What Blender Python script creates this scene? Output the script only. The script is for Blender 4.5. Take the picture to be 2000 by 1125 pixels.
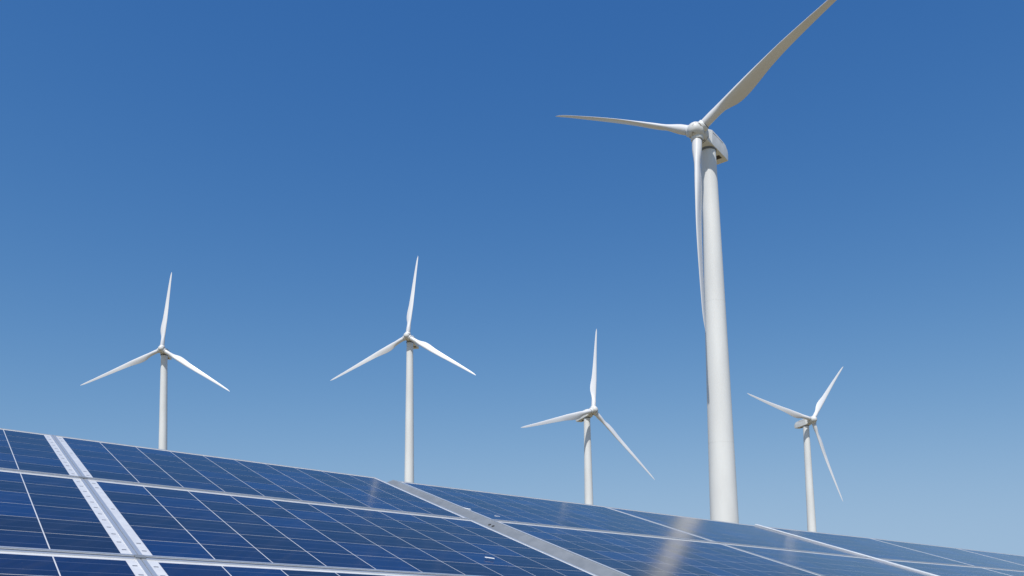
import bpy, bmesh, math, random
from mathutils import Matrix, Vector, noise
random.seed(7)
for o in list(bpy.data.objects): bpy.data.objects.remove(o)
S = bpy.context.scene
COL = S.collection
R = math.radians

# ------------------------------------------------------------------ camera
EYE = 1.6                                   # metres above the ground
cam_d = bpy.data.cameras.new('camera'); cam = bpy.data.objects.new('camera', cam_d); COL.objects.link(cam)
cam.matrix_world = Matrix(((0.999938, 0.01117, 0.0, 0), (0.001455, -0.130274, -0.991477, 0),
                           (-0.011075, 0.991415, -0.130282, EYE), (0, 0, 0, 1)))
cam_d.sensor_width = 36; cam_d.lens = 1636.2 / 2000 * 36
cam_d.shift_y = (900 - 562.5) / 2000        # rising-front lens: towers stay nearly upright
cam_d.clip_start = .05; cam_d.clip_end = 20000
S.camera = cam

# ------------------------------------------------------------------ sky, sun, exposure
SUN_EL, SUN_AZ = R(61), R(194)              # azimuth clockwise from +Y: behind the camera, a little left
w = bpy.data.worlds.new('World'); S.world = w; w.use_nodes = True
nt = w.node_tree; nt.nodes.clear()
sky = nt.nodes.new('ShaderNodeTexSky'); sky.sky_type = 'NISHITA'; sky.sun_disc = False
sky.sun_elevation = SUN_EL; sky.sun_rotation = SUN_AZ
ZL = .028; SKYMAP = ((1.84, .86), (1.12, 1.09), (.60, 2.10))
sky.altitude = 1500; sky.air_density = 1.0; sky.dust_density = .3; sky.ozone_density = 6.0
def wnode(op, a, b=None):
    n = nt.nodes.new('ShaderNodeMath'); n.operation = op
    for i, x in enumerate((a, b)):
        if x is None: continue
        if isinstance(x, (int, float)): n.inputs[i].default_value = x
        else: nt.links.new(x, n.inputs[i])
    return n.outputs[0]
# clear dry air: the pale band at the horizon is kept soft by flattening the lowest few degrees
stc = nt.nodes.new('ShaderNodeTexCoord'); sxy = nt.nodes.new('ShaderNodeSeparateXYZ'); cxy = nt.nodes.new('ShaderNodeCombineXYZ')
nrm = nt.nodes.new('ShaderNodeVectorMath'); nrm.operation = 'NORMALIZE'
nt.links.new(stc.outputs['Generated'], sxy.inputs[0])
zz = wnode('SQRT', wnode('ADD', wnode('MULTIPLY', sxy.outputs[2], sxy.outputs[2]), ZL))
nt.links.new(sxy.outputs[0], cxy.inputs[0]); nt.links.new(sxy.outputs[1], cxy.inputs[1]); nt.links.new(zz, cxy.inputs[2])
nt.links.new(cxy.outputs[0], nrm.inputs[0]); nt.links.new(nrm.outputs[0], sky.inputs[0])
# colour response of the photograph (deep saturated blue)
sr = nt.nodes.new('ShaderNodeSeparateColor'); cc_ = nt.nodes.new('ShaderNodeCombineColor')
nt.links.new(sky.outputs[0], sr.inputs[0])
for i, (pw, ml_) in enumerate(SKYMAP):
    nt.links.new(wnode('MULTIPLY', wnode('POWER', sr.outputs[i], pw), ml_), cc_.inputs[i])
bg = nt.nodes.new('ShaderNodeBackground'); bg.inputs[1].default_value = .085
wo = nt.nodes.new('ShaderNodeOutputWorld')
nt.links.new(cc_.outputs[0], bg.inputs[0]); nt.links.new(bg.outputs[0], wo.inputs[0])
sd = bpy.data.lights.new('sun', 'SUN'); sd.energy = 3.6; sd.angle = R(.53); sd.color = (1, .965, .91)
so = bpy.data.objects.new('sun', sd); COL.objects.link(so)
tosun = Vector((math.sin(SUN_AZ) * math.cos(SUN_EL), math.cos(SUN_AZ) * math.cos(SUN_EL), math.sin(SUN_EL)))
so.rotation_euler = tosun.to_track_quat('Z', 'Y').to_euler(); so.location = (0, -5, 30)
S.view_settings.view_transform = 'Standard'; S.view_settings.look = 'None'
S.view_settings.exposure = .35; S.view_settings.gamma = 1; S.view_settings.use_curve_mapping = False
S.render.engine = 'CYCLES'; S.cycles.max_bounces = 6

# ------------------------------------------------------------------ helpers
def mat(name, color, rough=.5, metal=0, ior=1.5):
    m = bpy.data.materials.new(name); m.use_nodes = True
    b = m.node_tree.nodes['Principled BSDF']
    b.inputs['Base Color'].default_value = (*color, 1); b.inputs['Roughness'].default_value = rough
    b.inputs['Metallic'].default_value = metal; b.inputs['IOR'].default_value = ior
    return m
def N(m, t, **kw):
    n = m.node_tree.nodes.new(t)
    for k, v in kw.items(): setattr(n, k, v)
    return n
def L(m, a, b): m.node_tree.links.new(a, b)
def math_n(m, op, a, b=None, c=None):
    n = N(m, 'ShaderNodeMath', operation=op)
    for i, x in enumerate((a, b, c)):
        if x is None: continue
        if isinstance(x, (int, float)): n.inputs[i].default_value = x
        else: L(m, x, n.inputs[i])
    return n.outputs[0]
def mottled(name, c1, c2, scale, rough=.5, metal=0, detail=6, lo=.35, hi=.65, coord='Object', bump=0, stretch=(1, 1, 1)):
    m = mat(name, c1, rough, metal); b = m.node_tree.nodes['Principled BSDF']
    tc = N(m, 'ShaderNodeTexCoord'); mp = N(m, 'ShaderNodeMapping'); mp.inputs['Scale'].default_value = stretch
    nz = N(m, 'ShaderNodeTexNoise'); nz.inputs['Scale'].default_value = scale; nz.inputs['Detail'].default_value = detail
    cr = N(m, 'ShaderNodeValToRGB'); cr.color_ramp.elements[0].position = lo; cr.color_ramp.elements[1].position = hi
    cr.color_ramp.elements[0].color = (*c1, 1); cr.color_ramp.elements[1].color = (*c2, 1)
    L(m, tc.outputs[coord], mp.inputs[0]); L(m, mp.outputs[0], nz.inputs[0]); L(m, nz.outputs[0], cr.inputs[0]); L(m, cr.outputs[0], b.inputs['Base Color'])
    if bump:
        bp = N(m, 'ShaderNodeBump'); bp.inputs['Strength'].default_value = bump; L(m, nz.outputs[0], bp.inputs['Height']); L(m, bp.outputs[0], b.inputs['Normal'])
    return m
def obj(name, data, parent=None, m=None):
    o = bpy.data.objects.new(name, data); COL.objects.link(o)
    if parent: o.parent = parent
    if m and not len(data.materials): data.materials.append(m)
    return o
def empty(name, M=None, loc=None):
    o = bpy.data.objects.new(name, None); COL.objects.link(o); o.empty_display_size = .3
    if M is not None: o.matrix_world = M
    if loc is not None: o.location = loc
    return o
def tag(o, label=None, cat=None, group=None, kind=None):
    if label: o['label'] = label
    if cat: o['category'] = cat
    if group: o['group'] = group
    if kind: o['kind'] = kind
    return o
def mesh(name, v, f, smooth=False):
    me = bpy.data.meshes.new(name); me.from_pydata([tuple(p) for p in v], [], f); me.update()
    bm = bmesh.new(); bm.from_mesh(me); bmesh.ops.recalc_face_normals(bm, faces=bm.faces); bm.to_mesh(me); bm.free()
    if smooth: me.polygons.foreach_set('use_smooth', [True] * len(me.polygons))
    return me
def boxes(name, bs, bevel=0):
    v, f = [], []
    for (x0, x1, y0, y1, z0, z1) in bs:
        n = len(v)
        v += [(x, y, z) for z in (z0, z1) for y in (y0, y1) for x in (x0, x1)]
        f += [tuple(n + i for i in q) for q in ((0, 2, 3, 1), (4, 5, 7, 6), (0, 1, 5, 4), (2, 6, 7, 3), (0, 4, 6, 2), (1, 3, 7, 5))]
    me = mesh(name, v, f)
    if bevel:
        bm = bmesh.new(); bm.from_mesh(me); bmesh.ops.bevel(bm, geom=bm.edges[:], offset=bevel, segments=2, affect='EDGES'); bm.to_mesh(me); bm.free()
    return me
def loft(name, rings, cap=True, smooth=True):
    v, f = [], []; n = len(rings[0])
    for r_ in rings: v += r_
    for i in range(len(rings) - 1):
        for j in range(n):
            a = i * n + j; b = i * n + (j + 1) % n
            f.append((a, b, b + n, a + n))
    if cap:                                  # caps on their own vertices: no shading bleed
        for r_ in (rings[0], rings[-1]):
            k = len(v); v += r_; f.append(tuple(range(k, k + n)))
    me = mesh(name, v, f, smooth)
    if cap and smooth:
        me.polygons[len(me.polygons) - 1].use_smooth = False; me.polygons[len(me.polygons) - 2].use_smooth = False
    return me
def ring(r_, z, n=48, axis='z', c=(0, 0)):
    p = []
    for k in range(n):
        a = 2 * math.pi * k / n; x, y = r_ * math.cos(a) + c[0], r_ * math.sin(a) + c[1]
        p.append((x, y, z) if axis == 'z' else (x, z, y))
    return p

# ------------------------------------------------------------------ ground
def gz(x, y):
    h = 25 * math.exp(-(((x + 150) / 95) ** 2 + ((y - 400) / 110) ** 2)) + 20 * math.exp(-(((x + 45) / 75) ** 2 + ((y - 385) / 95) ** 2))
    far = min(1, max(0, (math.hypot(x, y) - 40) / 200))
    return h + far * .8 * noise.noise((x / 60, y / 60, 0))
def axis_steps(a):
    out = [0]; s = 1.5
    while out[-1] < a: out.append(out[-1] + s); s *= 1.075
    return sorted([-q for q in out[1:]] + out)
ax = [q for q in axis_steps(6000)]
gv = [(x, y, gz(x, y)) for y in ax for x in ax]; n_ = len(ax)
gf = [(j * n_ + i, j * n_ + i + 1, (j + 1) * n_ + i + 1, (j + 1) * n_ + i) for j in range(n_ - 1) for i in range(n_ - 1)]
M_ground = mottled('dry_earth_and_grass', (.24, .17, .10), (.16, .15, .07), .6, rough=.95, bump=.3, coord='Object')
tag(obj('ground', mesh('ground', gv, gf, True), m=M_ground), kind='structure')

# ------------------------------------------------------------------ solar panels
M_alu = mottled('anodised_aluminium', (.70, .71, .725), (.65, .665, .68), 5, rough=.32, metal=.65)
M_cover = mottled('light_aluminium_cover', (.80, .81, .82), (.72, .73, .75), 8, rough=.4, metal=.1)
M_alu_dull = mottled('dull_galvanised_steel', (.27, .29, .31), (.22, .24, .26), 14, rough=.55, metal=.45, bump=.05)
M_back = mottled('white_backsheet_under_glass', (.68, .68, .68), (.60, .60, .61), 25, rough=.22)
M_tab = mat('tinned_ribbon', (.16, .17, .20), .4, .3)
M_rubber = mat('dark_gap', (.03, .03, .03), .8)
M_white = mat('chalky_white', (.85, .85, .83), .7)
# silicon cell behind glass: crystal mottling, two busbars, a hue of its own
M_cell = mat('blue_silicon_cell', (.01, .03, .1), .12, 0, 1.37); m = M_cell; b = m.node_tree.nodes['Principled BSDF']
tc = N(m, 'ShaderNodeTexCoord'); oi = N(m, 'ShaderNodeObjectInfo'); geo = N(m, 'ShaderNodeNewGeometry')
sx = N(m, 'ShaderNodeSeparateXYZ'); L(m, tc.outputs['Object'], sx.inputs[0])
cr = N(m, 'ShaderNodeValToRGB'); e = cr.color_ramp.elements
e[0].color = (.0060, .0075, .027, 1); e[1].color = (.004, .019, .090, 1); e[1].position = 1
x = e.new(.35); x.color = (.0055, .0105, .038, 1); x = e.new(.7); x.color = (.0045, .012, .060, 1)
vor = N(m, 'ShaderNodeTexVoronoi'); vor.inputs['Scale'].default_value = 55; L(m, geo.outputs['Position'], vor.inputs['Vector'])
vs = N(m, 'ShaderNodeSeparateColor'); L(m, vor.outputs['Color'], vs.inputs[0])
nz = N(m, 'ShaderNodeTexNoise'); nz.inputs['Scale'].default_value = 4; nz.inputs['Detail'].default_value = 4; L(m, geo.outputs['Position'], nz.inputs['Vector'])
v_ = math_n(m, 'MULTIPLY_ADD', vs.outputs[0], .16, oi.outputs['Random'])
v_ = math_n(m, 'MULTIPLY_ADD', nz.outputs[0], .5, v_); v_ = math_n(m, 'SUBTRACT', v_, .30)
L(m, v_, cr.inputs[0])
ay = math_n(m, 'ABSOLUTE', sx.outputs[1]); d = math_n(m, 'SUBTRACT', ay, .235); d = math_n(m, 'ABSOLUTE', d)
bus = math_n(m, 'LESS_THAN', d, .0062)
mx = N(m, 'ShaderNodeMix', data_type='RGBA'); L(m, bus, mx.inputs[0]); L(m, cr.outputs[0], mx.inputs[6]); mx.inputs[7].default_value = (.085, .105, .17, 1)
dmp = N(m, 'ShaderNodeMapping'); dmp.inputs['Rotation'].default_value = (0, 0, R(-54)); dmp.inputs['Scale'].default_value = (26, 1.6, 1.6)
dsn = N(m, 'ShaderNodeTexNoise'); dsn.inputs['Scale'].default_value = 1; dsn.inputs['Detail'].default_value = 7
L(m, geo.outputs['Position'], dmp.inputs[0]); L(m, dmp.outputs[0], dsn.inputs['Vector'])
dsp = N(m, 'ShaderNodeTexNoise'); dsp.inputs['Scale'].default_value = 160; dsp.inputs['Detail'].default_value = 2; L(m, geo.outputs['Position'], dsp.inputs['Vector'])
spk = math_n(m, 'MULTIPLY', math_n(m, 'MAXIMUM', math_n(m, 'SUBTRACT', dsp.outputs[0], .70), 0), 1.6)
run = math_n(m, 'MULTIPLY', math_n(m, 'MAXIMUM', math_n(m, 'SUBTRACT', dsn.outputs[0], .48), 0), .10)
dust = math_n(m, 'ADD', run, spk)
mx2 = N(m, 'ShaderNodeMix', data_type='RGBA'); L(m, dust, mx2.inputs[0]); L(m, mx.outputs[2], mx2.inputs[6]); mx2.inputs[7].default_value = (.42, .38, .32, 1)
L(m, mx2.outputs[2], b.inputs['Base Color'])
dn = N(m, 'ShaderNodeTexNoise'); dn.inputs['Scale'].default_value = 2.3; dn.inputs['Detail'].default_value = 5; L(m, geo.outputs['Position'], dn.inputs['Vector'])
L(m, math_n(m, 'MULTIPLY_ADD', dn.outputs[0], .08, .08), b.inputs['Roughness'])

CELL = boxes('solar_cell', [(-.5, .5, -.5, .5, -.0012, 0)]); CELL.materials.append(M_cell)
TAB = boxes('ribbon_tab', [(-.0055, .0055, -.0035, .0035, -.0006, 0)]); TAB.materials.append(M_tab)
# column frames: x along the row, y up the slope, z out of the glass (camera-relative metres, + EYE)
def CM(r0, r1, r2): return Matrix((r0, r1, (r2[0], r2[1], r2[2], r2[3] + EYE), (0, 0, 0, 1)))
A_ = CM((0.80863, -0.54833, 0.21322, -2.08634), (0.5849, 0.78828, -0.19104, 3.75546), (-0.06333, 0.27919, 0.95814, 0.6362))
COLS = {  # column: matrix, width, row pitch, left margin, right margin
 -1: (A_ @ Matrix.Translation((-1.64, 0, 0)), 1.64, 1.062, .024, .036),
  0: (A_, 1.625, 1.062, .036, .020),
  1: (CM((0.8162, -0.54166, 0.20104, -0.66375), (0.57485, 0.79628, -0.18839, 4.7784), (-0.05804, 0.26933, 0.9613, 0.52045)), 1.574, 1.048, .026, .020),
  2: (CM((0.79005, -0.57584, 0.21032, 0.63258), (0.61063, 0.76959, -0.18672, 5.77749), (-0.05434, 0.27594, 0.95964, 0.43536)), 1.690, 1.024, .024, .024),
  3: (CM((0.79993, -0.56576, 0.20008, 1.98863), (0.59842, 0.77691, -0.19571, 6.83691), (-0.04472, 0.27629, 0.96003, 0.34378)), 1.640, 1.020, .024, .024),
  4: (CM((0.81528, -0.54346, 0.19992, 3.41122), (0.57658, 0.79378, -0.19354, 8.0912), (-0.05351, 0.27306, 0.96051, 0.28042)), 1.601, 1.066, .024, .024),
  5: (CM((0.79355, -0.57349, 0.20343, 4.52604), (0.607, 0.76956, -0.19832, 8.66911), (-0.04282, 0.28086, 0.95879, 0.19348)), 1.620, 1.062, .024, .024)}
COLS[5] = (COLS[4][0] @ Matrix.Translation((1.615, 0, 0)), 1.60, 1.066, .024, .024)
COLS[-2] = (A_ @ Matrix.Translation((-3.30, 0, 0)), 1.64, 1.062, .024, .024)
COLS[6] = (COLS[4][0] @ Matrix.Translation((3.23, 0, 0)), 1.60, 1.066, .024, .024)
def panel(c, r_, label, group='blue solar panels of the array'):
    M, W, pv, ml, mr = COLS[c]
    t = empty('solar_panel', M @ Matrix.Translation((0, -r_ * pv, 0)))
    tag(t, label, 'solar panel', group)
    x0, x1, y1, y0 = .0015, W - .0015, -.003, -pv + .006
    lt, lb, ls = .010, .022, .010
    d = .036
    bs = [(x0, x1, y1 - lt, y1, -d, 0), (x0, x1, y0, y0 + lb, -d, 0),
          (x0, x0 + ls, y0 + lb, y1 - lt, -d, -.0002), (x1 - ls, x1, y0 + lb, y1 - lt, -d, -.0002),
          (x0 + .002, x1 - .002, y0 + .004, y0 + .012, 0, .0022)]
    fr = obj('frame', boxes('frame', bs), t, M_alu)
    obj('backsheet', boxes('backsheet', [(x0 + ls - .001, x1 - ls + .001, y0 + lb - .001, y1 - lt + .001, -.008, -.0024)]), t, M_back)
    # cells 10 x 6
    cx0, cx1 = ml, W - mr; cy1, cy0 = -.029, -pv + .033
    pw, ph = (cx1 - cx0) / 10, (cy1 - cy0) / 6
    for j in range(6):
        for i in range(10):
            o = obj('solar_cell', CELL, t)
            o.location = (cx0 + (i + .5) * pw, cy1 - (j + .5) * ph, -.0022)
            o.scale = (pw - .0030, ph - .0030, 1)
    if c in (-1, 0):
        idx = range(12) if c == -1 else (0, 1, 5, 10, 11)
        for k in idx:
            j, s = divmod(k, 2)
            o = obj('ribbon_tab', TAB, t)
            o.location = ((x1 - ls - .012) if c == -1 else (x0 + ls + .013), cy1 - (j + (.265 if s == 0 else .735)) * ph, -.0021)
    return t
rowname = ['top row', 'second row', 'third row']
LAB = {
 (-1, 0): 'leftmost solar panel of the top row, cut off by the left edge, below the sky',
 (-1, 1): 'leftmost solar panel of the second row, dark navy, left of the white tabbed strips',
 (-1, 2): 'solar panel in the bottom left corner, left of the white tabbed strips',
 (0, 0): 'top row solar panel between the white tabbed strips and the wide grey side plate',
 (0, 1): 'large second row solar panel between the white tabbed strips and the grey side plate',
 (0, 2): 'bottom row solar panel right of the white tabbed strips, only its upper strip in view',
 (1, 0): 'top row solar panel directly right of the wide grey side plate',
 (1, 1): 'second row solar panel directly right of the grey side plate, with blurred tower reflection',
 (2, 0): 'top row solar panel right in front of the largest tower, reflecting it',
 (2, 1): 'second row solar panel below the one in front of the largest tower',
 (3, 0): 'top row solar panel in front of the rightmost tower, right of the bright cover strip',
 (3, 1): 'second row solar panel right of the thick bright cover strip, at the bottom edge',
 (4, 0): 'narrow pale top row solar panel just right of the rightmost tower',
 (4, 1): 'second row solar panel in the bottom right corner',
 (5, 0): 'farthest top row solar panel, small and pale, at the right edge of the picture',
(-2, 0): 'top row solar panel just beyond the left edge of the picture',
 (-2, 1): 'second row solar panel just beyond the left edge of the picture',
 (-2, 2): 'third row solar panel just beyond the left edge of the picture',
 (1, 2): 'third row solar panel right of the grey side plate, below the picture edge',
 (2, 2): 'third row solar panel below the two in front of the largest tower',
 (3, 2): 'third row solar panel right of the bright cover strip',
 (4, 2): 'third row solar panel below the bottom right corner of the picture',
 (5, 1): 'far second row solar panel just beyond the right edge of the picture'}
for (c, r_), lab in LAB.items(): panel(c, r_, lab)

# mounting rack under the panels, side plate and cover strip
rack = empty('mounting_rack', A_)
tag(rack, 'grey steel mounting rack under the solar panels, with the wide grey side plate', 'mounting rack')
for yy in (-.25, -.85, -1.35, -1.9, -2.4, -2.95):
    obj('purlin', boxes('purlin', [(-3.25, 3.3, yy - .025, yy + .025, -.14, -.05)]), rack, M_alu_dull)
    p2 = obj('purlin', boxes('purlin', [(3.4, 11.2, yy - .32, yy - .27, -.20, -.11)]), rack, M_alu_dull)
for xx in (-2.9, -1.1, 1.0, 3.1, 5.3, 7.5, 9.8):
    z = -.14 if xx < 3.3 else -.20
    obj('rafter', boxes('rafter', [(xx - .03, xx + .03, -3.3, -.05, z - .10, z)]), rack, M_alu_dull)
inv = A_.inverted()
for xx in (-2.9, -1.1, 1.0, 3.1, 5.3, 7.5, 9.8):
    for yy in (-.5, -2.8):
        top = A_ @ Vector((xx, yy, -.25)); zb = gz(top.x, top.y) - .3
        bm_ = boxes('post', [(-.05, .05, -.05, .05, zb - top.z, 0)])
        o = obj('post', bm_, rack, M_alu_dull); o.matrix_parent_inverse = inv; o.location = top
# slanted grey side plate closing the gap between the two groups of panels
M1 = COLS[1][0]
sp = boxes('side_plate', [(-.118, -.004, -3.1, .035, -.003, 0)])
for v in sp.vertices: v.co.z += .062 * (v.co.x + .004) / .114 - .001
pl = obj('side_plate', sp, rack, M_alu_dull); pl.matrix_parent_inverse = inv; pl.matrix_basis = M1
rm = obj('plate_rim', boxes('plate_rim', [(-.006, .0012, -3.1, .004, -.03, .0022)]), rack, M_alu); rm.matrix_parent_inverse = inv; rm.matrix_basis = M1
for (xx, yy) in ((-.034, -1.085), (-.034, -1.115), (-.095, .015)):
    h = obj('bolt_hole', loft('bolt_hole', [ring(.0075, 0, 14), ring(.0075, .0012, 14)]), pl, M_rubber)
    h.location = (xx, yy, .062 * (xx + .004) / .114 - .0008); h.rotation_euler = (0, -math.atan(.062 / .114), 0)
M3, W3, pv3 = COLS[3][0], COLS[3][1], COLS[3][2]
cs = obj('cover_strip', boxes('cover_strip', [(-.018, .016, -2 * pv3, .012, .001, .010)], .003), rack, M_cover)
cs.matrix_parent_inverse = inv; cs.matrix_basis = M3
# thin rubber packers in the gap of the tabbed joint
obj('joint_gasket', boxes('joint_gasket', [(-.0045, .0035, -3.2, .008, -.03, -.0015)]), rack, M_alu_dull)
for k in (1, 2):
    obj('mid_clamp', boxes('mid_clamp', [(-.012, .012, -1.062 * k - .012, -1.062 * k + .012, .0003, .0035)]), rack, M_alu_dull)

# small pale flecks lying on the glass
def fleck(u, v, l, wd, rot, label):
    o = obj('fleck', boxes('fleck', [(-l / 2, l / 2, -wd / 2, wd / 2, 0, .0025)], .001), m=M_white)
    o.matrix_world = A_ @ Matrix.Translation((u, -v, .003)) @ Matrix.Rotation(rot, 4, 'Z')
    tag(o, label, 'fleck')
fleck(2.334, 1.437, .062, .012, -.25, 'brightest white fleck on the blue glass, left of the tower reflection')
fleck(1.222, 1.849, .036, .010, -.3, 'white fleck on the second row panel left of the grey side plate')
fleck(1.868, .911, .030, .008, -.2, 'tiny white fleck just right of the grey side plate, above the row joint')
fleck(2.337, .888, .028, .008, -.2, 'faint white fleck in the middle of the top row panel right of the grey plate')
fleck(1.770, .779, .040, .012, -.6, 'small white fleck on the upper rim of the grey side plate')

# ------------------------------------------------------------------ wind turbines
M_tower = mottled('white_tower_paint', (.81, .81, .785), (.72, .72, .70), .25, rough=.42, detail=8, stretch=(1, 1, .25))
M_blade = mottled('white_blade_gelcoat', (.76, .76, .76), (.68, .68, .69), .35, rough=.33, detail=6, stretch=(1, 1, .2))
M_nac = mottled('white_nacelle_shell', (.74, .75, .74), (.64, .65, .64), .5, rough=.42, detail=8)
M_hub = mottled('stained_hub_shell', (.66, .66, .64), (.10, .075, .05), 1.0, rough=.5, detail=12, lo=.555, hi=.66)
M_dark = mat('dark_opening', (.045, .035, .03), .7)
M_seal = mat('grey_seal', (.17, .18, .19), .6)
M_red = mat('red_light', (.42, .03, .04), .3)

def airfoil(t, chord, thick, circ, n=24):
    """loop of (c, h): c along chord (LE +), h thickness; circ 1 = round root"""
    pts = []
    for k in range(n):
        a = 2 * math.pi * k / n
        cx, cy = math.cos(a), math.sin(a)
        xc = (1 + cx) / 2                    # 1 = LE
        q = 1 - xc                           # distance from LE 0..1
        yt = 5 * thick * (.2969 * math.sqrt(max(q, 0)) - .126 * q - .3516 * q * q + .2843 * q ** 3 - .1036 * q ** 4)
        h = yt if cy >= 0 else -yt * .75
        le = min(.92, .38 * chord) if t < .5 else .33 * chord + (.05 * chord) * max(0, 1 - (t - .5) / .3)
        ac = le - q * chord; ah = h * chord
        rc = cx * .925; rh = cy * .925
        pts.append((ac * (1 - circ) + rc * circ, ah * (1 - circ) + rh * circ))
    return pts
def lerp_tab(tab, t):
    for (a, x), (b_, y) in zip(tab, tab[1:]):
        if t <= b_:
            k = (t - a) / (b_ - a); k = max(0, min(1, k)); k = k * k * (3 - 2 * k) if tab[0][1] != 'l' else k
            return x + (y - x) * k
    return tab[-1][1]
CH = [(0, 1.85), (.07, 1.85), (.21, 3.35), (.40, 2.55), (.65, 1.75), (.88, 1.05), (.96, .70), (1, .16)]
def cub(tab, t):                             # Catmull-Rom through the table
    n = len(tab)
    for i in range(n - 1):
        if t <= tab[i + 1][0] or i == n - 2:
            p0 = tab[max(i - 1, 0)]; p1 = tab[i]; p2 = tab[i + 1]; p3 = tab[min(i + 2, n - 1)]
            k = (t - p1[0]) / (p2[0] - p1[0]); hh = p2[0] - p1[0]
            m1 = (p2[1] - p0[1]) / max(p2[0] - p0[0], 1e-6) * hh; m2 = (p3[1] - p1[1]) / max(p3[0] - p1[0], 1e-6) * hh
            return (2 * k ** 3 - 3 * k * k + 1) * p1[1] + (k ** 3 - 2 * k * k + k) * m1 + (-2 * k ** 3 + 3 * k * k) * p2[1] + (k ** 3 - k * k) * m2
def blade_mesh(Rm, pitch, bend, bow, hook=0, cscale=1):
    rings = []; n = 44; r0 = 1.75
    for i in range(n + 1):
        t = i / n; t = 1 - (1 - t) ** 1.25
        z = r0 + (Rm - r0) * t
        chord = cub(CH, t) * cscale
        if t <= .07: chord = 1.85
        circ = 1 - min(1, max(0, (t - .045) / .13)); circ = circ * circ * (3 - 2 * circ)
        thick = .46 - .30 * min(1, t / .45)
        tw = pitch + 15 * (1 - t) ** 2.2 - 3
        P = R(tw); cP, sP = math.cos(P), math.sin(P)
        f_ = z / Rm
        off = Rm * (bend * f_ + bow * math.sin(math.pi * f_)) - Rm * hook * max(0, (f_ - .88) / .12) ** 2
        rings.append([(c * cP - h * sP, -(c * sP + h * cP) - off, z) for c, h in airfoil(t, chord, thick, circ)])
    return loft('blade', rings)
def rrect(hw, z0, z1, y, r_=.35, n=6):
    pts = []
    for (cx, cz, a0) in ((hw - r_, z1 - r_, 0), (-hw + r_, z1 - r_, 90), (-hw + r_, z0 + r_, 180), (hw - r_, z0 + r_, 270)):
        for k in range(n + 1):
            a = R(a0 + 90 * k / n); pts.append((cx + r_ * math.cos(a), y, cz + r_ * math.sin(a)))
    return pts
def turbine(hub, Rm, yaw, tilt, phases, pitch, bend, bow, hook, r_top, r_base, lean, label, over=4.2, cscale=1.0):
    s = Rm / 40
    hub = Vector(hub) + Vector((0, 0, EYE))
    ya, ti = R(yaw), R(tilt)
    back_h = Vector((-math.sin(ya), math.cos(ya), 0))
    front = Vector((math.sin(ya) * math.cos(ti), -math.cos(ya) * math.cos(ti), math.sin(ti)))
    r = Vector((math.cos(ya), math.sin(ya), 0)); u = (-front).cross(r) * -1
    if u.z < 0: u = -u
    top = hub - front * over * s; ztop = top.z - 1.78 * s
    g = gz(top.x, top.y)
    base = Vector((top.x, top.y, g))
    H = ztop - g
    if lean: base.x += math.tan(R(lean)) * H
    t = empty('wind_turbine', loc=base); tag(t, label, 'wind turbine', 'white wind turbines behind the solar panels')
    # tower, three tapered sections with a fine seam ring between them
    segs = [(0, .30), (.30, .63), (.63, 1)]
    rad = lambda q: r_base + (r_top - r_base) * (q ** 1.12)
    offx = top.x - base.x
    for a, b_ in segs:
        rings = []
        for k in range(13):
            q = a + (b_ - a) * k / 12; z = q * H + (.03 if k == 0 and a else 0)
            rings.append(ring(rad(q), z, 64, c=(offx * q, 0)))
        obj('tower_section', loft('tower_section', rings), t, M_tower)
        if b_ < 1:
            obj('flange_ring', loft('flange_ring', [ring(rad(b_) + .006, b_ * H - .03, 64, c=(offx * b_, 0)), ring(rad(b_) + .006, b_ * H + .04, 64, c=(offx * b_, 0))]), t, M_tower)
    obj('yaw_ring', loft('yaw_ring', [ring(r_top + .14 * s, H - .02, 48, c=(offx, 0)), ring(r_top + .14 * s, H + .42 * s, 48, c=(offx, 0))]), t, M_seal)
    F = Matrix(((r.x, -front.x, u.x, hub.x - base.x), (r.y, -front.y, u.y, hub.y - base.y), (r.z, -front.z, u.z, hub.z - base.z), (0, 0, 0, 1))) @ Matrix.Scale(s, 4)
    def part(name, me, m_, M=F, parent=t):
        o = obj(name, me, parent, m_); o.matrix_basis = M; return o
    nac = part('nacelle', loft('nacelle', [rrect(1.25, -1.25, 1.3, 1.75, .5), rrect(1.45, -1.5, 1.55, 2.3, .4), rrect(1.72, -1.72, 1.62, 3.1, .10), rrect(1.75, -1.75, 1.60, 5.6, .10),
        rrect(1.72, -1.70, 1.50, 8.0, .10), rrect(1.68, -1.66, 1.38, 9.0, .10), rrect(1.60, -1.60, .75, 10.0, .10), rrect(1.52, -1.50, .10, 10.5, .10)]), M_nac, F @ Matrix.Diagonal((.94, .95, .90, 1)))
    bv = nac.data; bv.set_sharp_from_angle(angle=R(12))
    def sub(name, me, m_, parent=nac): return obj(name, me, parent, m_)
    sub('floor_vent', boxes('floor_vent', [(-.1, 1.1, 7.3, 8.5, -1.76, -1.66)]), M_dark)
    sub('floor_hatch', boxes('floor_hatch', [(-.95, -.6, 7.0, 7.4, -1.77, -1.68)]), M_dark)
    sub('floor_hatch', boxes('floor_hatch', [(-1.2, -.85, 8.2, 8.5, -1.76, -1.64)]), M_dark)
    sub('panel_seam', boxes('panel_seam', [(1.70, 1.762, 3.4, 7.6, 1.10, 1.14), (-1.762, -1.70, 3.4, 7.6, 1.10, 1.14)]), M_seal)
    sub('aviation_light', loft('aviation_light', [ring(.22, 1.6, 12, c=(.9, 7.6)), ring(.22, 2.35, 12, c=(.9, 7.6)), ring(.12, 2.5, 12, c=(.9, 7.6))]), M_red)
    sub('wind_sensor', boxes('wind_sensor', [(-.03, .03, 8.2, 8.26, 1.4, 2.6), (-.3, .3, 8.21, 8.25, 2.52, 2.58)]), M_dark)
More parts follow.
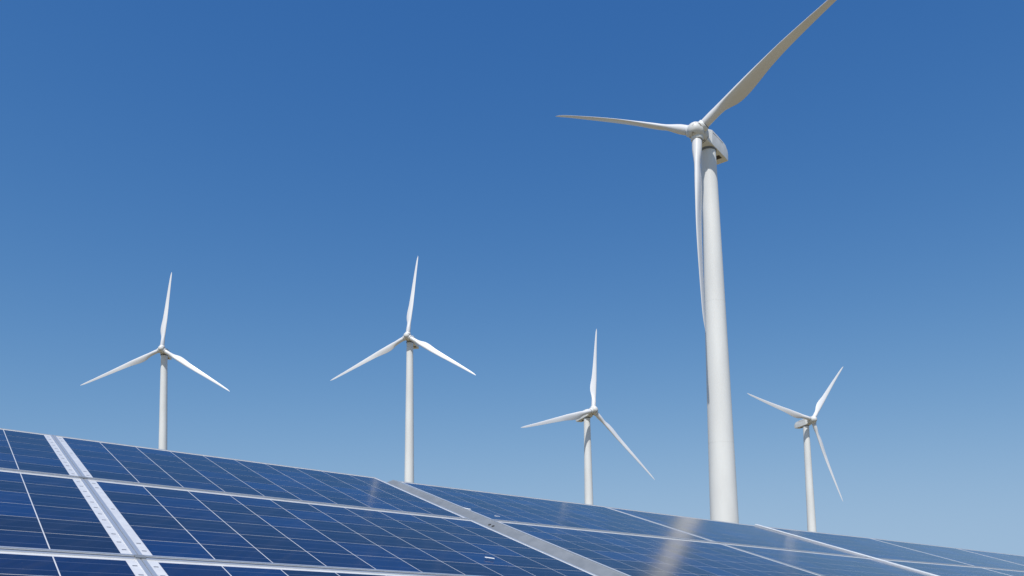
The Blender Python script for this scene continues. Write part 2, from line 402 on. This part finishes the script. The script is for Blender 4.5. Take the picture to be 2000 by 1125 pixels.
    # spinner
    prof = [(1.62, 1.30), (1.62, 1.55), (1.5, 1.62), (-.55, 1.66), (-.75, 1.60), (-1.45, 1.28), (-1.85, .95), (-2.05, .55), (-2.1, .2)]
    hb = part('hub', loft('hub', [ring(rr, yy, 48, 'y') for yy, rr in prof]), M_hub)
    obj('hub_gap_ring', loft('hub_gap_ring', [ring(1.48, 1.6, 40, 'y'), ring(1.48, 1.85, 40, 'y')]), hb, M_seal)
    for ph in phases:
        Rm4 = Matrix.Rotation(R(ph), 4, 'Y')
        bl = part('blade', blade_mesh(40, pitch, bend, bow, hook, cscale), M_blade, F @ Rm4)
        cl = obj('blade_collar', loft('blade_collar', [ring(1.16, 1.1, 40), ring(1.16, 1.78, 40), ring(1.05, 1.9, 40)]), hb, M_nac); cl.matrix_basis = Rm4
        sl = obj('blade_seal', loft('blade_seal', [ring(1.0, 1.85, 40), ring(1.0, 2.02, 40)]), hb, M_seal); sl.matrix_basis = Rm4
    return t
turbine((35.4, 147.9, 81.3), 40, -40.3, 6.7, (-62.4 - .3, 57.6 + .5, 177.6 - .2), 93, -.019, .022, .012, 1.42, 2.62, 0,
        'largest and nearest white wind turbine, one blade running out of the picture top', over=4.3, cscale=1.04)
turbine((-166.5, 389.1, 106.7), 40, 3.4, 7.3, (2.4, 122.8, 242.1), 8, .025, 0, 0, 1.50, 2.2, 1.7,
        'leftmost white wind turbine, behind the top edge of the solar panels', over=3.6, cscale=.86)
turbine((-45.5, 359.3, 103.1), 40, -16.8, 11.1, (2.7, 123.1, 242.3), 8, .017, 0, 0, 1.45, 2.2, 0,
        'second white wind turbine from the left, above the top of the grey side plate', over=2.7, cscale=.86)
turbine((33.5 * 1.1, 336.8 * 1.1, 64.6 * 1.1), 44, 35.7, 11.4, (134.6, 254, 14.3), 4, -.005, 0, 0, 1.45, 2.2, 0,
        'white wind turbine just left of the largest one, with one blade straight up', cscale=.86)
turbine((139.7 * 1.1, 383.1 * 1.1, 67.9 * 1.1), 44, 28.2, 7.0, (42.9, 163.6, 283.6), 4, -.0, -.015, 0, 1.5, 2.35, 0,
        'rightmost white wind turbine, its box-shaped nacelle seen from the side', cscale=.86)
